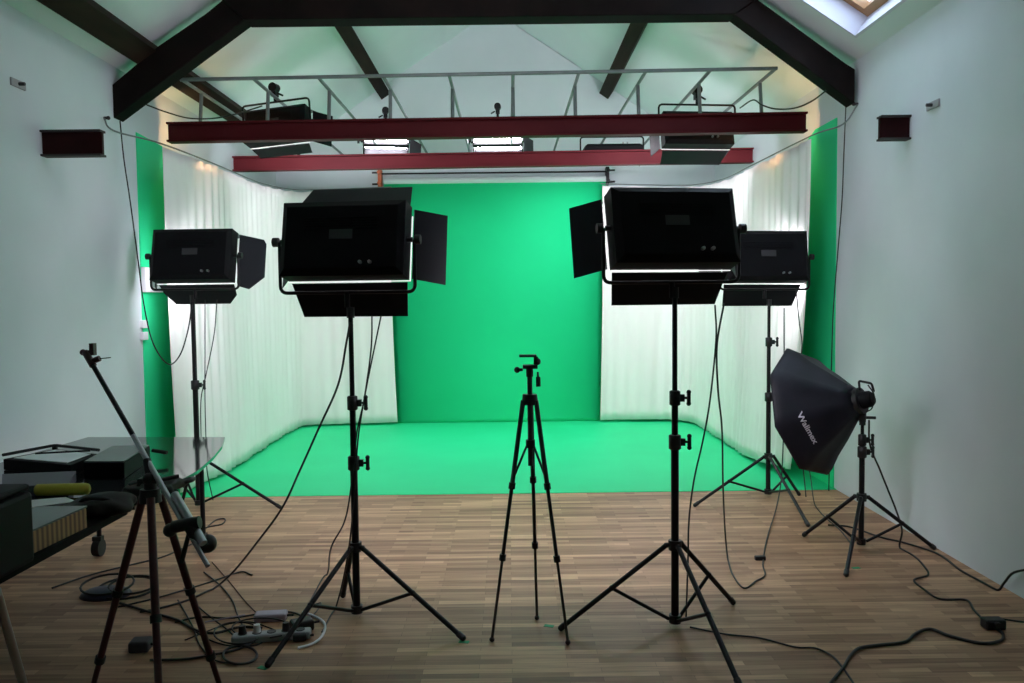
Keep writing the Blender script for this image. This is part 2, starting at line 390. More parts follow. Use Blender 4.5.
def wire(name, pts, r, label, cat, m=None, k=8, smoothit=True, n=6, kind=None, group=None):
    P_ = smooth(pts, k) if smoothit else [Vector(p) for p in pts]
    for p in P_: p.z = max(p.z, r+.0045 if p.y > 6.26 else r+.0005)
    o = MB().tube(P_, r, n).build(name, m or M['wire'])
    return tag(o, label, cat, group, kind)
wire('curtain_wire', [atx(104, 118, XL), (-2.62, 5.6, 2.645), (-2.56, 6.20, 2.672), (-2.46, 7.0, 2.655), (-2.46, 8.3, 2.675), (-2.42, 9.35, 2.745), (-2.25, 9.72, 2.785), (-1.9, 9.81, 2.805), (-1.36, 9.81, 2.82)], .006, 'thin steel wire carrying the left curtain', 'wire')
wire('curtain_wire', [atx(858, 104, XR), (2.36, 5.85, 2.69), (2.255, 6.16, 2.672), (2.165, 7.3, 2.645), (2.17, 8.3, 2.665), (2.14, 9.3, 2.745), (1.95, 9.74, 2.795), (1.6, 9.81, 2.815), (1.11, 9.81, 2.83)], .006, 'thin steel wire carrying the right curtain', 'wire')

# ------------------------------------------------------------------ lighting grid on the beams
grid = thing('lighting_grid', 'grey steel tube lighting grid standing on the red beams', 'lighting grid', (0, 6.7, 2.93))
G0 = Vector((0, 6.7, 2.93)); GX = [-2.457, -1.918, -1.424, -.931, -.429, .058, .56, 1.07, 1.565, 2.06]
def gz(x): return 3.183+(x+2.46)*.0088
tube([Vector((-2.47, 6.38, gz(-2.47)))-G0, Vector((2.07, 6.38, gz(2.07)))-G0], .0145, 8).build('front_tube', M['grid'], grid)
for i, x in enumerate(GX):
    tube([Vector((x, 6.38, gz(x)))-G0, Vector((x, 10.045, gz(x)+.01))-G0], .0135, 8).build('long_tube', M['grid'], grid)
    tube([Vector((x, 6.78, gz(x)))-G0, Vector((x, 6.735, 2.927+.032*(x-XL)/(XR-XL)))-G0], .015, 8).build('post', M['grid'], grid)

# ------------------------------------------------------------------ studio lamps
def studio_light(name, label, loc, yaw, tilt, roll, doors, W=.61, H=.37, up=False, group=None, rim=(1, 1), tubes=False, glow=True, far=False, yoke_h=None, knobs=True):
    """faces +Y; yaw to the right, tilt down, roll clockwise seen from behind"""
    L = thing(name, label, 'studio light', loc, (math.radians(-tilt), math.radians(roll), math.radians(-yaw)), group)
    w2, h2, dp = W/2, H/2, .13
    b = MB()
    if tubes:
        b.box(-w2, w2, -.065, -.045, -h2, h2)
        b.box(-w2, -w2+.012, -.045, .06, -h2, h2); b.box(w2-.012, w2, -.045, .06, -h2, h2)
        b.box(-w2+.012, w2-.012, -.045, .06, -h2, -h2+.012); b.box(-w2+.012, w2-.012, -.045, .06, h2-.012, h2)
        b.box(-w2+.012, w2-.012, .02, .06, -.022, .022)
    else:
        # rear cover chamfered towards the back
        y_ = [(-.075, .03), (-.05, 0), (.062, 0)]
        vs_ = []
        for yy, c in y_:
            vs_ += [(-w2+c, yy, -h2+c), (w2-c, yy, -h2+c), (w2-c, yy, h2-c), (-w2+c, yy, h2-c)]
        fs = [(3, 2, 1, 0), (8, 9, 10, 11)]
        for r_ in range(2):
            for k in range(4): fs.append((r_*4+k, r_*4+(k+1) % 4, r_*4+4+(k+1) % 4, r_*4+4+k))
        b.add(vs_, fs)
        for k in range(5): b.box(-w2*.6, w2*.6, -.079, -.074, h2*.50-.012*k, h2*.50-.012*k+.005)
    b.build('housing', M['black'], L, bevel=.004)
    if tubes:
        MB().box(-w2+.014, w2-.014, -.044, -.040, -h2+.014, h2-.014).build('reflector', M['refl'], L)
        for k in range(4):
            z = (-1, -.5, .5, 1)[k]*(h2-.05)*.82
            MB().tube([(-w2+.03, -.01, z), (w2-.03, -.01, z)], .022, 10).build('fluorescent_tube', M['tube'], L)
    else:
        if glow: MB().box(-w2+.01, w2-.01, .066, .070, -h2+.01, h2-.01).build('lamp_panel', M['hpanel'] if up is True else (M['fpanel'] if far else M['panel']), L)
        # added glowing strip for the light leaking past the housing on two sides
        e = MB(); g_ = .0045
        sx = rim[0]
        e.box(-w2-.0, w2, .063, .069, -h2-g_, -h2-.001)
        if sx: e.box(sx*w2 if sx > 0 else -w2-g_, w2+g_ if sx > 0 else -w2, .063, .069, -h2-g_, h2*rim[1])
        e.build('edge_glow', M['rim'], L)
    g2 = .007; hy = .074
    for side, (ang, ln) in doors.items():   # angle away from the facing axis
        a_ = math.radians(ang); ca, sa = math.cos(a_)*ln, math.sin(a_)*ln; tk = .002
        if side in 'tb':
            s_ = 1 if side == 't' else -1; z = s_*(h2+g2)
            ww = w2-.012; wo = w2-.035 if side == 'b' else w2-.04
            ch = .0
            poly = [(-ww, hy, z), (ww, hy, z), (wo, hy+ca, z+s_*sa), (-wo, hy+ca, z+s_*sa)]
            if side == 'b' and up == 'chamfer':
                poly = [(-ww, hy, z), (ww, hy, z), (ww-.01, hy+ca*.55, z-sa*.55), (wo-.06, hy+ca, z-sa), (-wo+.04, hy+ca, z-sa), (-ww+.01, hy+ca*.45, z-sa*.45)]
            nv_ = Vector((0, -sa, s_*ca)).normalized()*tk
        else:
            s_ = 1 if side == 'r' else -1; x = s_*(w2+g2); hh_ = h2-.008; ho = h2-.004
            poly = [(x, hy, -hh_), (x, hy, hh_), (x+s_*sa, hy+ca, ho), (x+s_*sa, hy+ca, -ho)]
            if up == 'chamfer':
                poly = [(x, hy, -hh_), (x, hy, hh_), (x+s_*sa*.9, hy+ca*.9, ho-.01), (x+s_*sa, hy+ca, ho-.04), (x+s_*sa, hy+ca, -ho+.07), (x+s_*sa*.45, hy+ca*.45, -hh_-.04), (x+s_*.01, hy, -hh_-.03)]
            nv_ = Vector((s_*ca, -sa, 0)).normalized()*tk
        MB().prism(poly, nv_).build('barndoor', M['door'], L)
    # yoke, kept upright whatever the tilt
    Rt = Matrix.Rotation(math.radians(tilt), 4, 'X')
    hang = up is True
    yh = yoke_h or (.26 if hang else .238)
    zz = yh if hang else -yh
    yw = w2+.032
    pts = rounded([(-yw, 0, 0), (-yw, 0, zz), (yw, 0, zz), (yw, 0, 0)], .035)
    y_mb = MB().tube([Rt @ Vector(p) for p in pts], .0085, 8)
    spg = .07 if not hang else .05
    y_mb.tube([Rt @ Vector((0, 0, zz)), Rt @ Vector((0, 0, zz+(spg if hang else -spg)))], .013, 10)
    y_mb.build('yoke', M['stand'], L)
    for s_ in (-1, 1):
        MB().tube([(s_*w2, 0, 0), (s_*(w2+.024), 0, 0)], .012, 10).tube([(s_*(w2+.036), 0, 0), (s_*(w2+.062), 0, 0)], .022, 12).build('tilt_knob', M['knob'], L)
    if knobs and not tubes:
        for x in (.10, .145):
            MB().tube([(x, -.074, -h2+.052), (x, -.095, -h2+.052)], .008, 8).build('control_knob', M['alu'], L)
        MB().box(-.055, .055, -.077, -.0745, -.01, .035).build('rating_plate', M['plate'], L)
    if hang:
        k = MB(); k.box(-.022, .022, -.03, .03, zz+.045, zz+.085)
        k.tube([(0, -.035, zz+.12), (0, .035, zz+.12)], .038, 12); k.tube([(.03, 0, zz+.07), (.075, 0, zz+.045)], .008, 8)
        k.v = [Rt @ v for v in k.v]; k.build('clamp', M['stand'], L)
    return L

def light_stand(label, base, feet, collar_z, top, joints, r0=.0175, group=None, low=.035, brace_t=.52):
    """base: floor point under the column; feet: three floor points; top: height; joints: heights of the locking collars"""
    S = thing('light_stand', label, 'light stand', base, group=group)
    js = sorted(joints); zs = [low-.01]+js+[top]; rr = r0
    for i in range(len(zs)-1):
        MB().tube([(0, 0, zs[i]), (0, 0, zs[i+1])], rr, 14).build('column' if i == 0 else 'extension_tube', M['stand'], S)
        if i < len(js):
            z = js[i]
            MB().tube([(0, 0, z-.034), (0, 0, z-.03), (0, 0, z+.03), (0, 0, z+.034)], [rr+.004, rr+.010, rr+.010, rr+.004], 12).box(rr-.002, rr+.028, -.010, .010, z-.016, z+.016).build('locking_collar', M['knob'], S)
            MB().tube([(rr+.026, 0, z), (rr+.048, 0, z)], .006, 8).tube([(rr+.048, 0, z-.026), (rr+.048, 0, z+.026)], [.009, .009], 8).ball((rr+.048, 0, z-.026), .011, 8, 6).ball((rr+.048, 0, z+.026), .011, 8, 6).build('wing_knob', M['knob'], S)
        rr = max(rr-.0030, .008)
    MB().tube([(0, 0, top-.03), (0, 0, top+.02)], .018, 12).build('stand_head', M['knob'], S)
    hub = MB().tube([(0, 0, collar_z-.022), (0, 0, collar_z+.022)], r0+.012, 14)
    hub2 = MB().tube([(0, 0, low-.018), (0, 0, low+.018)], r0+.010, 14)
    for f in feet:
        f = Vector(f)-Vector(base); d = Vector((f.x, f.y, 0)).normalized()
        hub.tube([d*(r0), d*(r0+.03)], .012, 8); 
        for v in hub.v[-16-16:]: pass
        a_ = d*(r0+.022)+Vector((0, 0, collar_z)); e = Vector((f.x, f.y, .014))
        lg = MB().tube([a_, e], .0115, 10).build('leg', M['stand'], S)
        MB().tube([e.lerp(a_, .045), e.lerp(a_, -.004)], .0145, 10).ball(e+Vector((0, 0, 0)), .014, 10, 6).build('rubber_foot', M['knob'], lg)
        mid = a_.lerp(e, brace_t)
        MB().tube([d*(r0+.012)+Vector((0, 0, low)), mid], .0085, 8).ball(mid, .014, 8, 6).build('brace', M['stand'], S)
    # move the hub lugs up to the collar height
    n0 = 28+28
    for i in range(n0, len(hub.v)): hub.v[i].z += collar_z
    hub.build('hub', M['knob'], S); hub2.build('lower_hub', M['knob'], S)
    return S

SG = None
# --- front left
b1 = fl(357, 616); b1z = at(347, 318, b1.y).z
light_stand('tall black light stand in the left foreground, its foot beside the power strip', b1, [fl(268, 668), fl(463, 641), fl(343, 598)], .335, b1z+.03, [at(351, 403, b1.y).z, at(353, 463, b1.y).z])
studio_light('studio_light', 'large black barndoor lamp on the left foreground stand, seen from behind, side door opened right', at(346, 241, b1.y), 8, 12, 0, {'t': (48, .19), 'b': (50, .18), 'r': (48, .18), 'l': (32, .17)}, rim=(1, .75), W=.585, H=.35)
# --- front right
b2 = fl(675, 626); b2z = at(674, 305, b2.y).z
light_stand('tall black light stand in the right foreground, its column right of the empty camera tripod', b2, [fl(561, 631), fl(733, 605), fl(740, 690)], .375, b2z+.06, [at(677, 398, b2.y).z, at(677, 442, b2.y).z])
studio_light('studio_light', 'large black barndoor lamp on the right foreground stand, seen from behind, side door opened left', at(672, 228.5, b2.y), -9, 15, 0, {'t': (10, .17), 'b': (44, .17), 'l': (44, .175), 'r': (32, .16)}, rim=(-1, .95), W=.565, H=.345)
# --- far left
b3 = fl(199, 507); b3z = at(192, 302, b3.y).z
light_stand('slim black light stand at the far left, standing behind the table by the curtain', b3, [fl(280, 509), fl(182, 505), (b3.x-.45, b3.y+.38, 0)], .36, b3z+.03, [at(195, 385, b3.y).z], r0=.019)
studio_light('studio_light', 'smaller looking black lamp on the far left stand, against the left curtain', at(194, 256, b3.y-.04), 3, 13, 0, {'t': (4, .18), 'b': (34, .19), 'r': (50, .20), 'l': (22, .12)}, rim=(1, -.2), up='chamfer', W=.575, far=True)
# --- far right
b4 = fl(768, 496); b4z = at(768, 306, b4.y).z
light_stand('slim black light stand at the far right, standing between front lamp and softbox', b4, [fl(695, 507), fl(808, 527), fl(799, 496)], .30, b4z+.03, [at(768, 342, b4.y).z, at(768, 397, b4.y).z])
studio_light('studio_light', 'black lamp on the far right stand, partly hidden behind the right foreground lamp', at(765, 257, b4.y), -4, 9, .5, {'t': (8, .2), 'b': (48, .19), 'l': (35, .2), 'r': (26, .16)}, rim=(0, 1), far=True)
# --- hanging lamps
def hang(label, p, yaw, tilt, roll, doors, tubes=False, yh=.26, **k):
    return studio_light('hanging_studio_light', label, p, yaw, tilt, roll, doors, up=True, yoke_h=yh, tubes=tubes, **k)
hang('black lamp hanging from the left end of the grid behind the near red beam', at(277, 126, 7.07), 14, 14, -3, {'b': (20, .11), 'r': (40, .18), 't': (20, .18), 'l': (5, .18)}, rim=(0, 1), yh=.20, H=.29, W=.56)
hang('black lamp hanging near the right end of the grid behind the near red beam', at(697, 130, 7.07), -6, 12, 0, {'b': (20, .18), 't': (20, .18), 'l': (10, .18), 'r': (5, .18)}, rim=(0, 1), yh=.21, H=.29, W=.60)
hang('lit lamp with bare white tubes at the middle of the grid, facing the camera', at(498, 142, 9.35), 182, 54, 0, {'t': (40, .16), 'l': (50, .14)}, tubes=True, W=.56, H=.34, yh=.27)
hang('lit lamp with bare white tubes, left of the middle one, facing the camera', at(386, 142, 9.2), 170, 56, 0, {'t': (40, .15), 'l': (50, .15)}, tubes=True, W=.50, H=.30, yh=.22)
hang('lamp hanging flat above the far red beam, only its yoke and clamp in view', at(612, 153, 8.92), 0, 88, 0, {'l': (5, .05), 'r': (5, .05)}, rim=(0, 1), yh=.17)

# ------------------------------------------------------------------ softbox on its stand
b5 = fl(861, 547); scz = at(862, 497, b5.y).z; stz = at(863, 420, b5.y).z
light_stand('shorter black light stand by the right wall carrying the softbox', b5, [fl(804, 537), fl(846, 577), fl(934, 550)], scz, stz, [at(863, 440, b5.y).z, at(863, 452, b5.y).z+.0], r0=.016)
ax = Vector((-.65, .71, -.27)).normalized()
apex = at(859, 401, b5.y+.0)
sc_ = thing('softbox', 'black octagonal fabric softbox on the short stand by the right wall', 'softbox', apex)
major = Vector((.298*.92, .298*-.39, -.955)); major = (major-ax*major.dot(ax)).normalized(); minor = ax.cross(major)
R8, DP = .405, .34
cen = ax*DP
def ring(c, r, n=8, off=0): return [c+(major*math.cos(2*math.pi*(k+off)/n)+minor*math.sin(2*math.pi*(k+off)/n))*r for k in range(n)]
sb = MB(); NS = 32; prof = [(0.0, .075), (.05, .12), (.14, .215), (.23, .30), (.29, .37), (.325, .40), (.34, .405)]
vs_ = []
for d_, r_ in prof:
    pr = ring(ax*d_, r_)
    for k in range(8):
        for q in range(4):
            p = pr[k].lerp(pr[(k+1) % 8], q/4); c_ = ax*d_
            sag = 1-.045*math.sin(math.pi*q/4)*math.sin(math.pi*min(d_/.34, 1)); vs_.append(c_+(p-c_)*sag)
fs = [(i*NS+k, i*NS+(k+1) % NS, (i+1)*NS+(k+1) % NS, (i+1)*NS+k) for i in range(len(prof)-1) for k in range(NS)]
sb.add(vs_, fs, True); sbo = sb.build('fabric_shell', M['fabric'], sc_, solid=.003)
ft = MB(); pr = ring(ax*.325, .388); ft.add([ax*.33]+pr, [(0, k+1, (k+1) % 8+1) for k in range(8)])
ft.build('front_diffuser', mat('softbox_diffuser_cloth', (.75, .75, .75), .8), sc_, solid=.002)
rodm = MB()
for p, q in zip(ring(ax*.0, .075), ring(ax*.335, .406)): rodm.tube([p*.93, p.lerp(q, .5)*.93+ax*.012, (q-ax*.33)*.96+ax*.33], .004, 6)
rodm.build('rod', M['knob'], sc_)
# speedring and flash head
MB().tube([-ax*.02, ax*.03], .078, 20).build('speed_ring', M['knob'], sc_)
hd = MB().tube([-ax*.085, -ax*.07, -ax*.02], [.035, .048, .052], 16); hd.build('flash_head', M['black'], sc_)
hn = MB(); upv = Vector((0, 0, 1)); sdv = ax.cross(upv).normalized(); upn = sdv.cross(ax).normalized()
hn.tube(rounded([-ax*.02+upn*.06, -ax*.03+upn*.115, -ax*.10+upn*.085, -ax*.10+upn*.035], .012), .007, 8); hn.build('handle', M['knob'], sc_)
top_ = Vector((b5.x, b5.y, stz))-apex
MB().tube([top_+Vector((0, 0, -.01)), top_+Vector((0, 0, .035)), Vector((0, 0, -.05))], [.02, .022, .018], 12).tube([top_+Vector((.0, 0, .015)), top_+Vector((.07, -.02, .015))], .009, 8).build('tilt_bracket', M['knob'], sc_)
# printed word on the fabric facet seen from the room
cu = bpy.data.curves.new('logo', 'FONT'); cu.body = 'Walimex'; cu.size = .062; cu.extrude = .0006; cu.align_x = 'CENTER'; cu.align_y = 'CENTER'; cu.offset = .0012
to = bpy.data.objects.new('tmp', cu); C.objects.link(to)
bpy.context.view_layer.update()
me = bpy.data.meshes.new_from_object(to.evaluated_get(bpy.context.evaluated_depsgraph_get())); bpy.data.objects.remove(to)
lo = bpy.data.objects.new('logo', me); C.objects.link(lo); me.materials.clear(); me.materials.append(M['logo']); lo.parent = sc_
# find the shell point seen at the logo's place: intersect view rays with the shell
bpy.context.view_layer.update()
def on_shell(x, y):
    v = ray(x, y).normalized(); best = None
    o_ = CP-apex
    for f in fs:
        a_, b2, c_, d_ = [vs_[i] for i in f]
        for tri in ((a_, b2, c_), (a_, c_, d_)):
            from mathutils.geometry import intersect_ray_tri
            h = intersect_ray_tri(tri[0], tri[1], tri[2], v, o_, True)
            if h is not None:
                dd = (h-o_).length
                if best is None or dd < best[0]: best = (dd, h, (tri[1]-tri[0]).cross(tri[2]-tri[0]).normalized())
    return best
ha, hb, hc = on_shell(799, 412), on_shell(816, 443), on_shell(813, 424)
if ha and hb and hc:
    dirx = (hb[1]-ha[1]).normalized(); nn = (hc[1]-ha[1]).cross(dirx).normalized()
    mid = (ha[1]+hb[1])/2
    if nn.dot(CP-apex-mid) < 0: nn = -nn
    diry = nn.cross(dirx)
    mw = Matrix((dirx, diry, nn)).transposed().to_4x4(); mw.translation = mid+nn*.016
    k_ = (hb[1]-ha[1]).length/max(v.co.x for v in me.vertices)/2
    mw = mw @ Matrix.Diagonal((k_, k_*.75, 1, 1))
    from mathutils.geometry import intersect_ray_tri
    for v in me.vertices:            # print the word onto the cloth
        p = mw @ v.co; lift = .0015 if v.co.z > 0 else .0005; best = None
        for f in fs:
            q = [vs_[i] for i in f]
            for tri in ((q[0], q[1], q[2]), (q[0], q[2], q[3])):
                h = intersect_ray_tri(*tri, -nn, p+nn*.2, True)
                if h is not None and (best is None or (h-p).dot(nn) > (best-p).dot(nn)): best = h
        v.co = (best if best is not None else p)+nn*(lift+.004)

# ------------------------------------------------------------------ tripods
def tripod(label, base, apexz, feet, headz, rs=(.0105, .0085, .0065), m=None, km=None, fracs=(.36, .66), spider=None, headr=1.0, group=None):
    m = m or M['tripod']; km = km or M['knob']
    T = thing('tripod', label, 'tripod', base, group=group)
    MB().tube([(0, 0, apexz-.02), (0, 0, apexz+.025)], [.036, .032], 14).build('shoulder', km, T)
    for f in feet:
        f = Vector(f)-Vector(base); d = Vector((f.x, f.y, 0)).normalized()
        a_ = d*.032+Vector((0, 0, apexz)); e = Vector((f.x, f.y, .012)); ls = [0]+list(fracs)+[1]
        lg = None
        body = MB()
        for i in range(len(ls)-1):
            if i < len(rs): body.tube([a_.lerp(e, ls[i]), a_.lerp(e, ls[i+1])], rs[i], 10)
        lg = body.build('leg', m, T)
        for q in fracs: MB().tube([a_.lerp(e, q-.016), a_.lerp(e, q+.010)], rs[0]+.0045, 10).build('leg_lock', km, lg)
        MB().ball(e, .012, 10, 6).build('rubber_foot', km, lg)
        if spider:
            MB().tube([Vector((0, 0, spider))+d*.012, a_.lerp(e, fracs[0]-.03)], .0055, 6).build('brace', m, T)
    if spider:
        MB().tube([(0, 0, spider-.10), (0, 0, headz-.0)], .0115, 12).build('centre_column', m, T)
        MB().tube([(0, 0, spider-.02), (0, 0, spider+.015)], .021, 12).build('spreader_hub', km, T)
    return T
b6 = Vector(((fl(492, 642).x+fl(568, 645).x+fl(537, 620).x)/3, (fl(492, 642).y+fl(568, 645).y+fl(537, 620).y)/3, 0)); D6 = b6.y
t3 = tripod('dark grey empty camera tripod standing alone in the middle of the floor', b6, at(527, 400, D6).z, [fl(492, 642), fl(568, 645), fl(537, 620)], at(527, 372, D6).z, spider=at(529, 443, D6).z)
hz_ = at(528, 372, D6).z
h = MB().tube([(0, 0, hz_-.02), (0, 0, hz_+.02)], .016, 12).box(-.03, .035, -.022, .022, hz_+.015, hz_+.032).box(.018, .036, -.012, .012, hz_+.032, hz_+.068).box(-.045, .03, -.025, .025, hz_+.066, hz_+.076)
h.tube([(-.03, 0, hz_+.01), (-.05, 0, hz_+.01)], .007, 8).ball((-.055, 0, hz_+.01), .014, 10, 6).ball((.034, 0, hz_+.045), .016, 10, 6)
h.build('pan_head', M['knob'], t3, bevel=.002)
MB().tube([(.035, -.01, hz_+.0), (.036, -.02, hz_-.03)], .005, 8).tube([(.036, -.02, hz_-.02), (.037, -.025, hz_-.062)], .0105, 10).build('pan_handle', M['knob'], t3)
# dark red tripod, left foreground
b7 = Vector((-1.20, 2.73, 0)); D7 = b7.y
az = at(154, 496, D7).z
t4 = tripod('dark red legged tripod beside the work table, with a silver boom across it', b7, az, [(-1.53, 2.88, 0), (-1.02, 2.90, 0), (-1.03, 2.36, 0)], 0, rs=(.0135, .012, .010), m=M['redleg'], fracs=(.42, .72))
hh2 = MB().tube([(0, 0, az+.02), (0, 0, az+.05)], .020, 12).box(-.035, .03, -.02, .02, az+.045, az+.062)
hh2.tube([(.02, 0, az+.05), (.085, .03, az+.06)], .007, 8).tube([(-.03, 0, az+.05), (-.08, .03, az+.035)], .007, 8).ball((.0, -.01, az+.06), .020, 10, 8)
hh2.build('tripod_head', M['knob'], t4, bevel=.003)
# silver boom arm resting on that tripod
pA, pB = at(91, 362, 3.02), at(208, 566, 2.52)
bm = thing('boom_arm', 'slanting silver and black boom arm with a clamp on its raised end', 'boom arm', pB)
o_ = lambda p: Vector(p)-pB
def P(t_): return pA.lerp(pB, t_)
tube([o_(P(0)), o_(P(.45))], .0088, 10).build('thin_tube', M['stand'], bm)
tube([o_(P(.40)), o_(P(.80))], .009, 12).build('middle_tube', M['alu'], bm)
off = Vector((.014, .0, .008))
tube([o_(P(.70)+off*1.4), o_(P(.92)+off*1.4)], .0135, 12).build('thick_tube', M['alu'], bm)
tube([o_(P(.78)), o_(P(1))], .0075, 12).build('silver_rod', M['alu'], bm)
g_ = MB(); q = P(.86)
g_.tube([o_(q+Vector((-.05, 0, .02))), o_(q+Vector((.035, 0, .035)))], .020, 12).tube([o_(q+Vector((.0, 0, .03))), o_(q+Vector((.045, 0, -.045)))], .022, 12)
g_.ball(o_(q+Vector((-.06, 0, .01))), .022, 10, 8).ball(o_(q+Vector((.05, .02, -.04))), .030, 10, 8).tube([o_(q), o_(q+Vector((-.02, -.02, -.09)))], .008, 8)
g_.build('counterweight_clamp', M['knob'], bm)
pc = P(0); dn = (pA-pB).normalized()
cl = MB().tube([o_(pc-dn*.02), o_(pc+dn*.055)], .013, 10)
s2 = Vector((.92, 0, .38)); 
cl.tube([o_(pc+dn*.05), o_(pc+dn*.05+s2*.035)], .007, 8).box(-.008, .008, -.012, .012, -.022, .022, T=Matrix.Translation(o_(pc+dn*.055+s2*.030)))
cl.tube([o_(pc+dn*.0), o_(pc+dn*.0+s2*.035)], .011, 8).ball(o_(pc+dn*.06-s2*.008), .012, 8, 6)
cl.build('end_clamp', M['redleg'], bm)
tube([o_(pc+s2*.03), o_(pc+s2*.03+Vector((.045, 0, .004)))], .002, 6).build('clamp_lever', M['knob'], bm)
tube([o_(P(.52)), Vector((0, 0, 0))+o_(b7+Vector((0, 0, az+.06)))], .014, 10).build('boom_joint', M['knob'], bm)

# ------------------------------------------------------------------ tables on the left
TZ = .68
c1, c2, c3 = fl(225, 437, TZ), fl(197, 471, TZ), fl(88, 437, TZ)
far = thing('glossy_table', 'glossy dark table with rounded corner beside the far left stand', 'table', (c3.x+.4, c3.y-.5, 0))
FO = Vector((c3.x+.4, c3.y-.5, 0))
top = [Vector((c3.x, c3.y, TZ)), c1, fl(222, 446, TZ), fl(213, 457, TZ), fl(203, 466, TZ), c2, Vector((c2.x, 3.30, TZ)), Vector((c3.x-.12, 3.30, TZ))]
MB().prism([p-FO-Vector((0, 0, .018)) for p in top], (0, 0, .018)).build('tabletop', M['gloss'], far, bevel=.002)
for q, cs in ((fl(100, 556), True), (fl(204, 553), True), (Vector((-2.30, 3.36, 0)), True), (Vector((c3.x, 3.42, 0)), True)):
    tx = min(max(q.x, c3.x+.02), c1.x-.08) if q.x > -2.0 or q.x < -2.1 else q.x; ty = min(q.y, c3.y-.04)
    lg = tube([Vector((q.x, q.y, .115))-FO, Vector((tx, ty, TZ-.018))-FO], .014, 10).build('leg', M['stand'], far)
    MB().tube([Vector((q.x-.012, q.y, .05))-FO, Vector((q.x+.014, q.y, .05))-FO], .05, 16).tube([Vector((q.x-.03, q.y, .05))-FO, Vector((q.x-.014, q.y, .05))-FO], .047, 16).box(q.x-.034-FO.x, q.x+.018-FO.x, q.y-.02-FO.y, q.y+.02-FO.y, .095, .12).build('caster', M['knob'], lg)
ne = fl(0, 572, TZ); nf = fl(146, 497, TZ)
near = thing('work_table', 'worn black work table at the left edge loaded with gear', 'table', (-1.95, 2.4, 0)); NO = Vector((-1.95, 2.4, 0))
MB().prism([p-NO-Vector((0, 0, .03)) for p in (Vector((ne.x, 1.55, TZ)), Vector((nf.x, 3.28, TZ)), Vector((-2.45, 3.28, TZ)), Vector((-2.45, 1.55, TZ)))], (0, 0, .03)).build('tabletop', M['desk'], near, bevel=.003)
for xa, ya in ((ne.x-.10, 1.75), (-2.35, 1.75), (-2.35, 3.1)):
    tube([Vector((xa, ya, TZ-.03))-NO, Vector((xa-.0, ya+.0, 0))-NO], .016, 10).build('leg', M['alu'], near)
tube([at(-4, 590, 2.30)-NO, fl(42, 752)-NO+Vector((0, 0, .01))], .013, 10).build('leg', M['alu'], near)
for o3, lb in ():
    pass

# things lying on the tables
def lay(name, px4, z, h_, m, label, cat, bevel=.004, parts=None):
    p = [fl(x, y, z+h_) for x, y in px4]; c = sum(p, Vector())/len(p); c.z = z
    t_ = thing(name, label, cat, c)
    MB().prism([q-c-Vector((0, 0, h_)) for q in p], (0, 0, h_)).build(parts or 'body', m, t_, bevel=bevel); return t_, c, p
z0_ = TZ+.001
# black case with greenish lid
t_, c, p = lay('equipment_case', [(83, 463), (112, 447), (150, 446), (124, 463)], z0_, .075, M['black'], 'black case with a dull green grey lid on the glossy table', 'case')
MB().prism([(q-c)*.97+Vector((0, 0, .004)) for q in p], (0, 0, .006)).build('lid', M['case'], t_, bevel=.002)
MB().tube([p[2]-c+Vector((.02, -.02, -.02)), p[2]-c+Vector((.10, -.03, -.03))], .010, 8).build('handle', M['knob'], t_)
# framed lamp panel with white face
t_, c, p = lay('lamp_panel', [(3, 459), (55, 449), (99, 454), (70, 465)], z0_, .055, M['black'], 'open framed lamp panel lying flat with its white face up beyond the grey sheet', 'lamp panel', parts='frame')
cc = sum(p, Vector())/4
MB().prism([cc+(q-cc)*.80-c+Vector((0, 0, .001)) for q in p], (0, 0, .003)).build('white_face', M['paper'], t_)
wf = MB(); pp = [q-c+Vector((0, 0, .02)) for q in p]
wf.tube(rounded([pp[0], pp[1], pp[2]], .03), .008, 8).tube([cc+(p[0]-cc)*.4-c+Vector((0, 0, .02)), cc+(p[2]-cc)*.8-c+Vector((0, 0, .02))], .005, 6)
wf.tube([pp[1], pp[1]-Vector((0, 0, .02))], .014, 8).build('wire_frame', M['stand'], t_)
def flat(name, pxs, z, th, m, label, cat):
    p = [fl(x, y, z+th) for x, y in pxs]; o = MB().prism([q-Vector((0, 0, th)) for q in p], (0, 0, th)).build(name, m); tag(o, label, cat)
lo_pts = [(6, 470), (78, 466), (72, 480), (2, 484)]
flat('grey_sheet', [(2, 474), (76, 471), (68, 484), (2, 487)], z0_, .045, M['sheet'], 'dull grey folder between framed lamp panel and yellow bar', 'folder')
yl = fl(36, 490, z0_+.03); yr = fl(90, 489, z0_+.03)
o = MB().tube([yl, yl.lerp(yr, .03), yl.lerp(yr, .9), yr.lerp(yl, .03), yr], [.019, .025, .026, .022, .010], 14).build('yellow_bar', M['yellow']); tag(o, 'thick yellow rounded bar lying on the work table', 'tube')
flat('white_paper', [(30, 500), (66, 497), (76, 501), (32, 507)], z0_, .004, M['paper'], 'sheet of pale paper in front of the yellow bar', 'paper')
# wooden crate
pt = [fl(41, 528, z0_+.075), fl(86, 511, z0_+.075), fl(80, 506, z0_+.075), fl(33, 512, z0_+.075)]
pt = [Vector((ne.x+.0, 2.66, 0)), Vector((ne.x+.02, 2.98, 0)), Vector((ne.x-.16, 2.98, 0)), Vector((ne.x-.18, 2.66, 0))]
cc = sum(pt, Vector())/4; cc.z = z0_
cr = thing('wooden_crate', 'low wooden crate with vertical slats at the table edge', 'crate', cc)
MB().prism([Vector((q.x-cc.x, q.y-cc.y, 0)) for q in pt], (0, 0, .072)).build('body', M['crate'], cr, bevel=.002)
MB().prism([Vector(((q.x-cc.x)*1.02, (q.y-cc.y)*1.02, .074)) for q in pt], (0, 0, .006)).build('lid', M['case'], cr, bevel=.001)
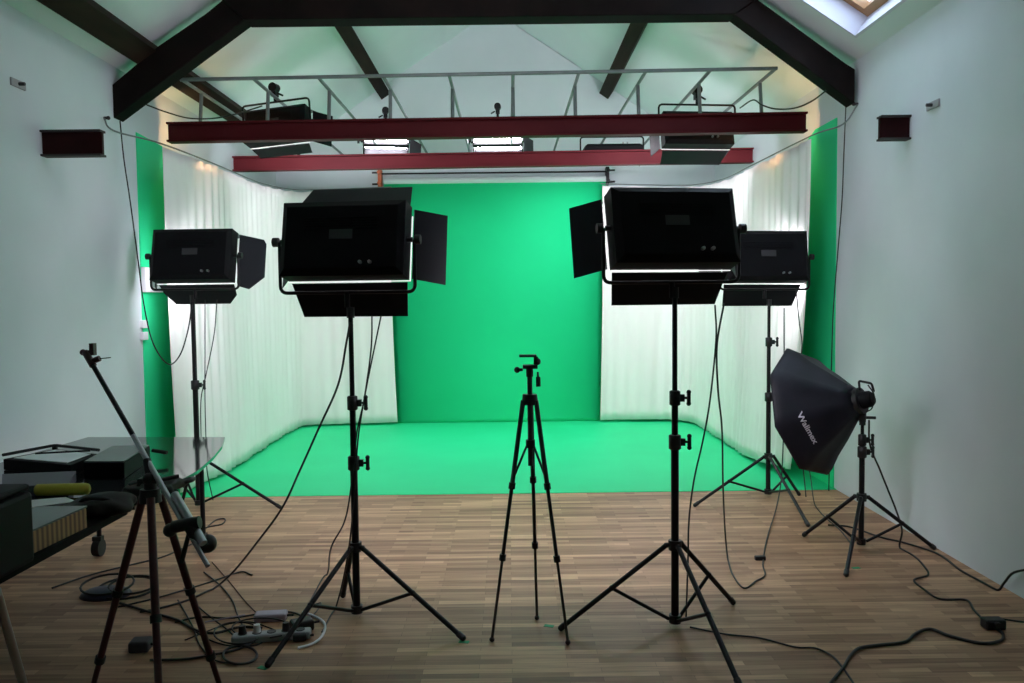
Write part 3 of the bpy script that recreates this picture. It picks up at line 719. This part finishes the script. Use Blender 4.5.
# black case at the frame edge
bc = thing('black_case', 'big black case at the left edge of the picture, nearest thing on the work table', 'case', (-1.745, 2.36, z0_))
MB().box(-.22, .235, -.24, .235, 0, .228).build('body', M['black'], bc, bevel=.015)
MB().box(-.215, .23, -.235, .23, .233, .252).build('lid', M['black'], bc, bevel=.010)
MB().box(.232, .242, -.02, .03, .19, .25).build('latch', M['knob'], bc)
# soft bag and gear heap near the red tripod
def bag(name, c, sx, sy, sz, m, label, cat, seed):
    rnd = random.Random(seed); mb = MB(); n, k = 28, 14; vs2 = []; ph = [rnd.uniform(0, 6) for _ in range(6)]
    for i in range(k+1):
        th = math.pi*i/k
        for j in range(n):
            a_ = 2*math.pi*j/n
            f = 1+.10*math.sin(3*a_+ph[0]+th)+.07*math.sin(5*a_+ph[1]-2*th)+.05*math.sin(9*a_+ph[2])
            ce, se = math.cos(a_), math.sin(a_)
            x_ = math.copysign(abs(ce)**.6, ce)*math.sin(th)**.6; y_2 = math.copysign(abs(se)**.6, se)*math.sin(th)**.6
            z_ = math.copysign(abs(math.cos(th))**.7, math.cos(th))
            z_ = (z_+1)/2*(1+.18*math.sin(2.2*x_+ph[3])+.10*math.sin(4*y_2+ph[4])) if z_ > -1 else 0
            vs2.append(Vector((x_*sx*f, y_2*sy*f, max(z_, 0)*sz)))
    fs2 = [(i*n+j, (i+1)*n+j, (i+1)*n+(j+1) % n, i*n+(j+1) % n) for i in range(k) for j in range(n)]
    t2 = thing(name, label, cat, c); mb.add(vs2, fs2, True).build('body', m, t2)
    MB().tube(smooth([(-sx*.5, -sy*.3, sz*.75), (-sx*.2, -sy*.6, sz*1.15), (sx*.3, -sy*.5, sz*1.12), (sx*.6, -sy*.2, sz*.7)], 6), .008, 6).build('strap', M['cloth'], t2)
    return t2
bag('black_bag', Vector((-1.60, 3.19, z0_)), .13, .10, .06, M['cloth'], 'soft black bag between yellow bar and red tripod', 'bag', 4)
bag('black_pouch', Vector((-1.52, 3.50, z0_+.002)), .11, .10, .055, M['cloth'], 'small black pouch on the glossy table right of the case', 'pouch', 9)
o = MB().tube(smooth([(-1.50, 3.62, z0_+.012), (-1.44, 3.70, z0_+.02), (-1.40, 3.60, z0_+.035), (-1.46, 3.55, z0_+.02), (-1.42, 3.48, z0_+.012)], 8), .010, 8).build('cable_bundle', M['cable']); tag(o, 'bundle of black cable at the right edge of the glossy table', 'cable')

# ------------------------------------------------------------------ cables
cn = [0]
def floorcable(pxs, r, label, z=None, m=None, cat='cable', name='floor_cable'):
    r *= .78
    zz = z if z is not None else r+.001
    return wire(name, [fl(x, y, zz) for x, y in pxs], r, label, cat, m or M['cable'])
def cable3(pts, r, label, m=None, name='hanging_cable'): return wire(name, pts, r, label, 'cable', m or M['cable'])
DL = b3.y
cable3([at(120, 121, 5.9), at(124, 160, 5.9), at(130, 200, 5.9), at(138, 260, 5.95), at(144, 305, 6.0), at(153, 343, 6.0), at(168, 364, 6.02), (at(180, 355, DL-.03)), at(188, 330, DL-.05), at(192, 305, DL-.06)], .005, 'thin cable sagging from the truss down to the far left lamp')
cable3([at(846, 104, 6.1), at(844, 150, 6.1), at(842, 200, 6.1), at(838, 250, 6.1), at(834, 300, 6.12), at(832, 345, 6.15), at(829, 480, 6.2), fl(829, 488, .006)], .004, 'thin cable running down beside the right green strip')
cable3([at(147, 105, 6.02), at(166, 112, 6.2), at(188, 118, 6.35), at(212, 118.5, 6.5), at(236, 114, 6.7), at(262, 106, 6.98)], .006, 'cable swagged from the left brace to the left hanging lamp')
cable3([at(828, 89, 6.02), at(812, 101, 6.2), at(795, 108, 6.4), at(776, 109, 6.5), at(762, 105, 6.6), at(753, 100, 6.7), at(740, 108, 6.9)], .006, 'cable swagged from the right brace to the right end of the grid')
def dropcable(pp, r, label): return cable3(pp, r, label)
dropcable([at(205, 300, DL+.05), at(205, 350, DL+.05), at(205, 400, DL+.05), at(206, 440, DL), at(207, 470, DL), fl(213, 500, .006)], .004, 'straight cable hanging from the far left lamp, left of its twin')
dropcable([at(217, 300, DL+.05), at(214, 335, DL+.05), at(206, 375, DL), at(201, 400, DL-.04), at(201, 440, DL-.04)], .004, 'bent cable hanging from the far left lamp to its stand')
D1 = b1.y
dropcable([at(372, 316, D1+.05), at(371, 350, D1+.05), at(364, 400, D1), at(357, 432, D1-.03), at(352, 480, D1-.04), at(345, 520, D1-.1), at(331, 548, D1-.1), fl(327, 575, .006), fl(312, 598, .006), fl(303, 618, .006), fl(283, 630, .006)], .004, 'cable from the left foreground lamp down to the power strip')
dropcable([at(381, 316, D1+.05), at(375, 345, D1+.05), at(365, 395, D1), at(358, 440, D1-.03), at(354, 500, D1-.05), at(347, 560, D1-.05), fl(335, 610, .006), fl(322, 632, .006)], .004, 'second cable from the left foreground lamp, just right of the first')
dropcable([at(350, 322, D1-.03), at(346, 345, D1-.04), at(338, 385, D1-.05), at(318, 430, D1-.02), at(300, 470, D1+.04), at(282, 508, D1+.1), at(255, 545, D1+.22), at(233, 572, D1+.42), fl(213, 589, .006), fl(188, 600, .006), fl(160, 608, .006), fl(140, 612, .006)], .0055, 'long black cable slanting from the left foreground stand down to the floor')
D2 = b2.y
dropcable([at(715, 305, D2+.05), at(716, 340, D2+.05), at(710, 400, D2+.05), at(703, 440, D2+.05), at(694, 480, D2+.05), at(689, 520, D2+.03), at(688, 560, D2), fl(686, 620, .006)], .004, 'cable from the right foreground lamp running down beside its stand')
dropcable([at(724, 303, D2+.1), at(717, 345, D2+.1), at(718, 390, D2+.1), at(722, 430, D2+.3), at(723, 485, D2+.6), at(725, 530, D2+.95), fl(728, 560, .008), fl(733, 575, .006), fl(744, 588, .006), fl(756, 581, .006), fl(765, 575, .006), fl(763, 562, .006), fl(768, 535, .006), at(777, 505, 5.6), at(782, 470, 5.9), at(784, 400, 6.0), at(784, 308, 6.1)], .0045, 'long looping cable between the two right hand lamps')
o = MB().box(-.03, .03, -.015, .015, 0, .024).build('cable_plug', M['knob'], bevel=.005, loc=fl(760, 560, 0)); tag(o, 'small black plug on the looping cable in front of the far right stand', 'plug')
dropcable([at(796, 288, 6.1), at(799, 320, 6.1), at(802, 345, 6.1), at(800, 375, 6.15), at(801, 440, 6.15), fl(806, 497, .006)], .004, 'cable hanging from the right edge of the far right lamp behind the softbox')
# softbox cable
dropcable([at(868, 385, b5.y-.08), at(874, 395, b5.y-.08), at(872, 408, b5.y-.05), at(866, 412, b5.y-.04)], .004, 'short curled cable at the back of the flash head')
dropcable([at(869, 420, b5.y-.02), at(870, 445, b5.y), at(880, 470, b5.y+.02), at(888, 490, b5.y+.02), at(896, 510, b5.y), at(902, 530, b5.y-.05), fl(900, 548, .006), fl(914, 556, .006), fl(924, 566, .006), fl(928, 575, .006), fl(914, 580, .006), fl(925, 590, .006), fl(940, 599, .006), fl(966, 600, .006), fl(974, 610, .006), fl(984, 620, .006), fl(993, 625, .006)], .0055, 'black cable from the softbox down across the floor to the socket block')
floorcable([(1060, 625), (1024, 622), (1000, 619), (993, 622)], .006, 'cable running out of the picture at the right from the socket block')
floorcable([(993, 626), (1003, 634), (1000, 641), (980, 643), (950, 636), (930, 629), (915, 634), (905, 642), (880, 645), (860, 648), (851, 655), (843, 668), (830, 684), (822, 700)], .009, 'thick black cable snaking along the floor at the lower right')
o = MB().box(-.045, .045, -.03, .03, 0, .045).tube([(0, -.028, .022), (0, -.045, .022)], .018, 12).build('socket_block', M['knob'], bevel=.008, loc=fl(993, 628, 0)); tag(o, 'small black socket block where the cables meet at the lower right', 'socket')
floorcable([(690, 627), (725, 634), (760, 638), (795, 647), (815, 648), (832, 656), (843, 668), (858, 690)], .0055, 'cable from the right foreground stand toward the lower right corner')
dropcable([fl(828, 525, .006), fl(850, 527, .006), fl(880, 537, .006), fl(905, 543, .006), fl(938, 554, .006), fl(960, 570, .006), fl(980, 581, .006), fl(997, 590, .006), at(1004, 583, 4.05), at(1013, 573, 4.0), at(1030, 569, 3.9)], .006, 'cable lying along the foot of the right wall')
dropcable([at(808, 462, 6.3), at(811, 480, 6.1), fl(815, 505, .006), fl(826, 518, .006), fl(840, 530, .006), fl(852, 545, .006)], .004, 'cable from behind the softbox to its stand base')
# tangle at lower left
floorcable([(52, 588), (90, 575), (130, 565), (165, 556), (200, 540)], .006, 'dark cable running from the caster across to the tangle')
floorcable([(118, 607), (160, 597), (210, 582), (240, 572), (252, 575)], .006, 'cable crossing behind the red tripod legs')
floorcable([(120, 603), (150, 612), (178, 620), (196, 630), (215, 633), (240, 627), (262, 628)], .008, 'thick dark cable from the blue coil to the power strip')
floorcable([(184, 588), (196, 604), (212, 618), (228, 630), (240, 642)], .0045, 'thin cable curving down the left side of the tangle')
floorcable([(204, 572), (220, 585), (232, 600), (238, 616), (244, 628)], .005, 'dark cable curving from the boom arm end to the tangle')
floorcable([(212, 562), (228, 580), (246, 602), (262, 618)], .003, 'thin brown cable running straight to the power strip', m=mat('brown_cable', (.06, .03, .02), .6))
floorcable([(175, 622), (200, 617), (230, 618), (265, 613), (290, 612), (303, 618), (296, 630), (270, 634)], .006, 'black cable loop over the grey adapter')
floorcable([(150, 660), (185, 659), (210, 655), (235, 650), (258, 640)], .007, 'thick cable running left from the power strip')
lp = []
for k in range(15):
    a_ = k/14*2*math.pi*1.15; lp.append((240+17*math.cos(a_), 655+9*math.sin(a_)))
floorcable(lp, .007, 'round loop of black cable below the power strip', z=.010)
lp = [(238+24*math.cos(k/11*6.6+.5), 633+11*math.sin(k/11*6.6+.5)) for k in range(12)]
floorcable(lp, .005, 'oval loop of black cable left of the power strip', z=.020)
lp = [(262+30*math.cos(k/11*5.6+2), 628+10*math.sin(k/11*5.6+2)) for k in range(12)]
floorcable(lp, .0045, 'flat oval loop of cable around the adapters', z=.028)
floorcable([(206, 528), (216, 520), (225, 519), (222, 524), (208, 527), (196, 531)], .006, 'loop of cable on the floor behind the boom arm end')
floorcable([(205, 622), (222, 619), (245, 615)], .005, 'short pale cable left of the adapters', m=M['lilac'], z=.012)
floorcable([(303, 612), (318, 618), (325, 625), (322, 636), (312, 644), (298, 648)], .008, 'white power lead curving round the right of the power strip', m=M['white'])
floorcable([(185, 640), (205, 632), (228, 624), (250, 622), (270, 628), (282, 634)], .004, 'thin black cable arching over the tangle to the middle socket')
floorcable([(190, 628), (210, 640), (232, 646), (256, 645), (268, 638)], .0045, 'black cable dipping below the oval loop to the power strip')
floorcable([(178, 600), (192, 625), (200, 645), (215, 660), (238, 664)], .0045, 'thin cable running down the left edge of the tangle')
floorcable([(303, 612), (312, 606), (321, 603), (316, 612), (306, 622)], .004, 'short loop of cable at the right end of the tangle')
# power strip
ps = fl(272, 640, 0)
st = thing('power_strip', 'grey white power strip in the middle of the cable tangle', 'power strip', ps, (0, 0, .16))
MB().box(-.17, .17, -.03, .03, 0, .038).build('housing', mat('grey_white_plastic', (.34, .35, .37), .5), st, bevel=.010)
for k in range(5): MB().tube([(-.125+k*.062, 0, .038), (-.125+k*.062, 0, .041)], .020, 14).build('socket', M['plate'], st)
for k in (0, 1, 3): MB().tube([(-.125+k*.062, 0, .041), (-.125+k*.062, 0, .075)], [.017, .014], 12).build('plug', M['knob'] if k != 1 else M['white'], st)
def adapter(p, rz, s, m, label):
    t_ = thing('power_adapter', label, 'power adapter', p, (0, 0, rz))
    MB().box(-s[0], s[0], -s[1], s[1], 0, s[2]).build('housing', m, t_, bevel=.010); MB().tube([(s[0]-.002, 0, s[2]*.5), (s[0]+.03, 0, s[2]*.5)], .006, 8).build('strain_relief', M['knob'], t_)
adapter(fl(271, 620, 0), .1, (.075, .035, .038), M['lilac'], 'pale lilac grey adapter behind the power strip')
adapter(fl(302, 630, 0), .5, (.05, .035, .05), M['knob'], 'black adapter at the right end of the power strip')
adapter(fl(300, 640, 0), .2, (.03, .025, .035), M['plate'], 'small grey adapter in front of the black one')
adapter(fl(141, 650, 0), .1, (.042, .04, .048), M['plate'], 'small dark grey box alone on the floor between red tripod legs')
# blue grey coil
cz = fl(106, 595, 0)
co = thing('cable_coil', 'dark blue cable coil on the floor left of the red tripod', 'cable coil', cz)
MB().ball((0, 0, .0), .13, 20, 8, (1, .75, .32)).build('bag', M['blue'], co)
for k, (rx_, ry_, zz2, ox) in enumerate(((.13, .10, .05, .0), (.15, .11, .03, .10), (.12, .08, .045, .13))):
    MB().tube([(ox+rx_*math.cos(a2/20*6.283), ry_*math.sin(a2/20*6.283)+.02, zz2+.02*math.sin(a2/20*6.283)) for a2 in range(21)], .006, 6, cap=False).build('cable_loop', M['cable'], co)
for v in bpy.data.objects['bag'].data.vertices: v.co.z = max(v.co.z, 0)
# black gear lump beyond the boom arm end
# ------------------------------------------------------------------ small wall and floor things
for (x, y, l_) in ((464, 642, 'green tape mark at the right foot of the left foreground stand'), (549, 626, 'green tape mark near the left foot of the right foreground stand'), (856, 568, 'green tape mark beside the softbox stand'), (263, 668, 'green tape mark at the left foot of the left foreground stand')):
    p = fl(x, y, 0); o = box(-.022, .022, -.013, .013, 0, .0015).build('tape_mark', M['tape'], loc=p); o.rotation_euler = (0, 0, random.uniform(-.5, .5)); tag(o, l_, 'tape')
p = atx(147, 280, XL)
sw = thing('switch_box', 'white switch box on the left green strip beside the far left lamp', 'switch', (XL+.009, 6.42, p.z))
MB().box(0, .035, -.16, .16, -.095, .095).build('housing', M['white'], sw, bevel=.006)
MB().box(.035, .040, -.06, .03, -.06, .06).build('switch_plate', mat('grey_switch_plate', (.22, .25, .25), .5), sw, bevel=.002)
p = atx(142.5, 330, XL)
o = MB().box(0, .03, -.05, .03, -.075, -.015).box(0, .03, -.05, .03, .015, .075).build('wall_socket', M['white'], bevel=.004, loc=(XL+.001, p.y, p.z)); tag(o, 'small white double wall socket at the edge of the left green strip', 'socket')
for x, y, X_, l_ in ((17, 84, XL, 'small grey wall anchor high on the left wall above the beam end'), (934, 105, XR, 'small grey wall anchor high on the right wall above the beam end')):
    p = atx(x, y, X_); s_ = 1 if X_ < 0 else -1
    t_ = thing('wall_anchor', l_, 'wall fitting', p)
    MB().box(min(0, s_*.012), max(0, s_*.012), -.07, .07, -.022, .022).build('plate', mat('grey_plate', (.38, .39, .40), .6), t_, bevel=.003)
    MB().tube([(0, 0, 0), (s_*.045, 0, 0)], .010, 8).build('bolt', M['plate'], t_)
for x, y, X_, l_ in ((104, 118, XL, 'tiny hook holding the left curtain wire'), (858, 104, XR, 'tiny hook holding the right curtain wire')):
    p = atx(x, y, X_); s_ = 1 if X_ < 0 else -1
    o = MB().tube([(0, 0, 0), (s_*.03, 0, 0)], .010, 8).ball((s_*.03, 0, 0), .014, 8, 6).build('wall_hook', M['flange'], loc=p); tag(o, l_, 'hook')

GR = {'light_stand': 'black light stands', 'studio_light': 'lamps on the light stands', 'hanging_studio_light': 'lamps hanging from the grid', 'steel_beam': 'red steel beams', 'beam_stub': 'cut beam ends in the walls',
      'roof_purlin': 'roof purlins', 'curtain': 'white curtains', 'curtain_wire': 'curtain wires', 'floor_cable': 'cables on the floor', 'hanging_cable': 'cables hanging from lamps and beams', 'tape_mark': 'green tape marks',
      'wall_anchor': 'wall anchors', 'wall_hook': 'curtain wire hooks', 'power_adapter': 'power adapters', 'green_wall_panel': 'green wall panels', 'tripod': 'tripods'}
for o in C.objects:
    b = o.name.split('.')[0]
    if o.parent is None and b in GR and 'kind' not in o: o['group'] = GR[b]

for x, l_ in ((-2.42, 'small warm bulkhead lamp behind the left end of the near red beam'), (2.12, 'small warm bulkhead lamp behind the right end of the near red beam')):
    t_ = thing('bulkhead_lamp', l_, 'lamp', (x, 6.72, 2.86), group='bulkhead lamps')
    MB().tube([(0, -.008, 0), (0, .04, 0)], [.045, .04], 16).build('base', M['white'], t_)
    MB().ball((0, .065, 0), .034, 14, 10).build('bulb', mat('warm_bulb_glass', (1, .8, .5), .4, emit=(1, .55, .25), es=55), t_)
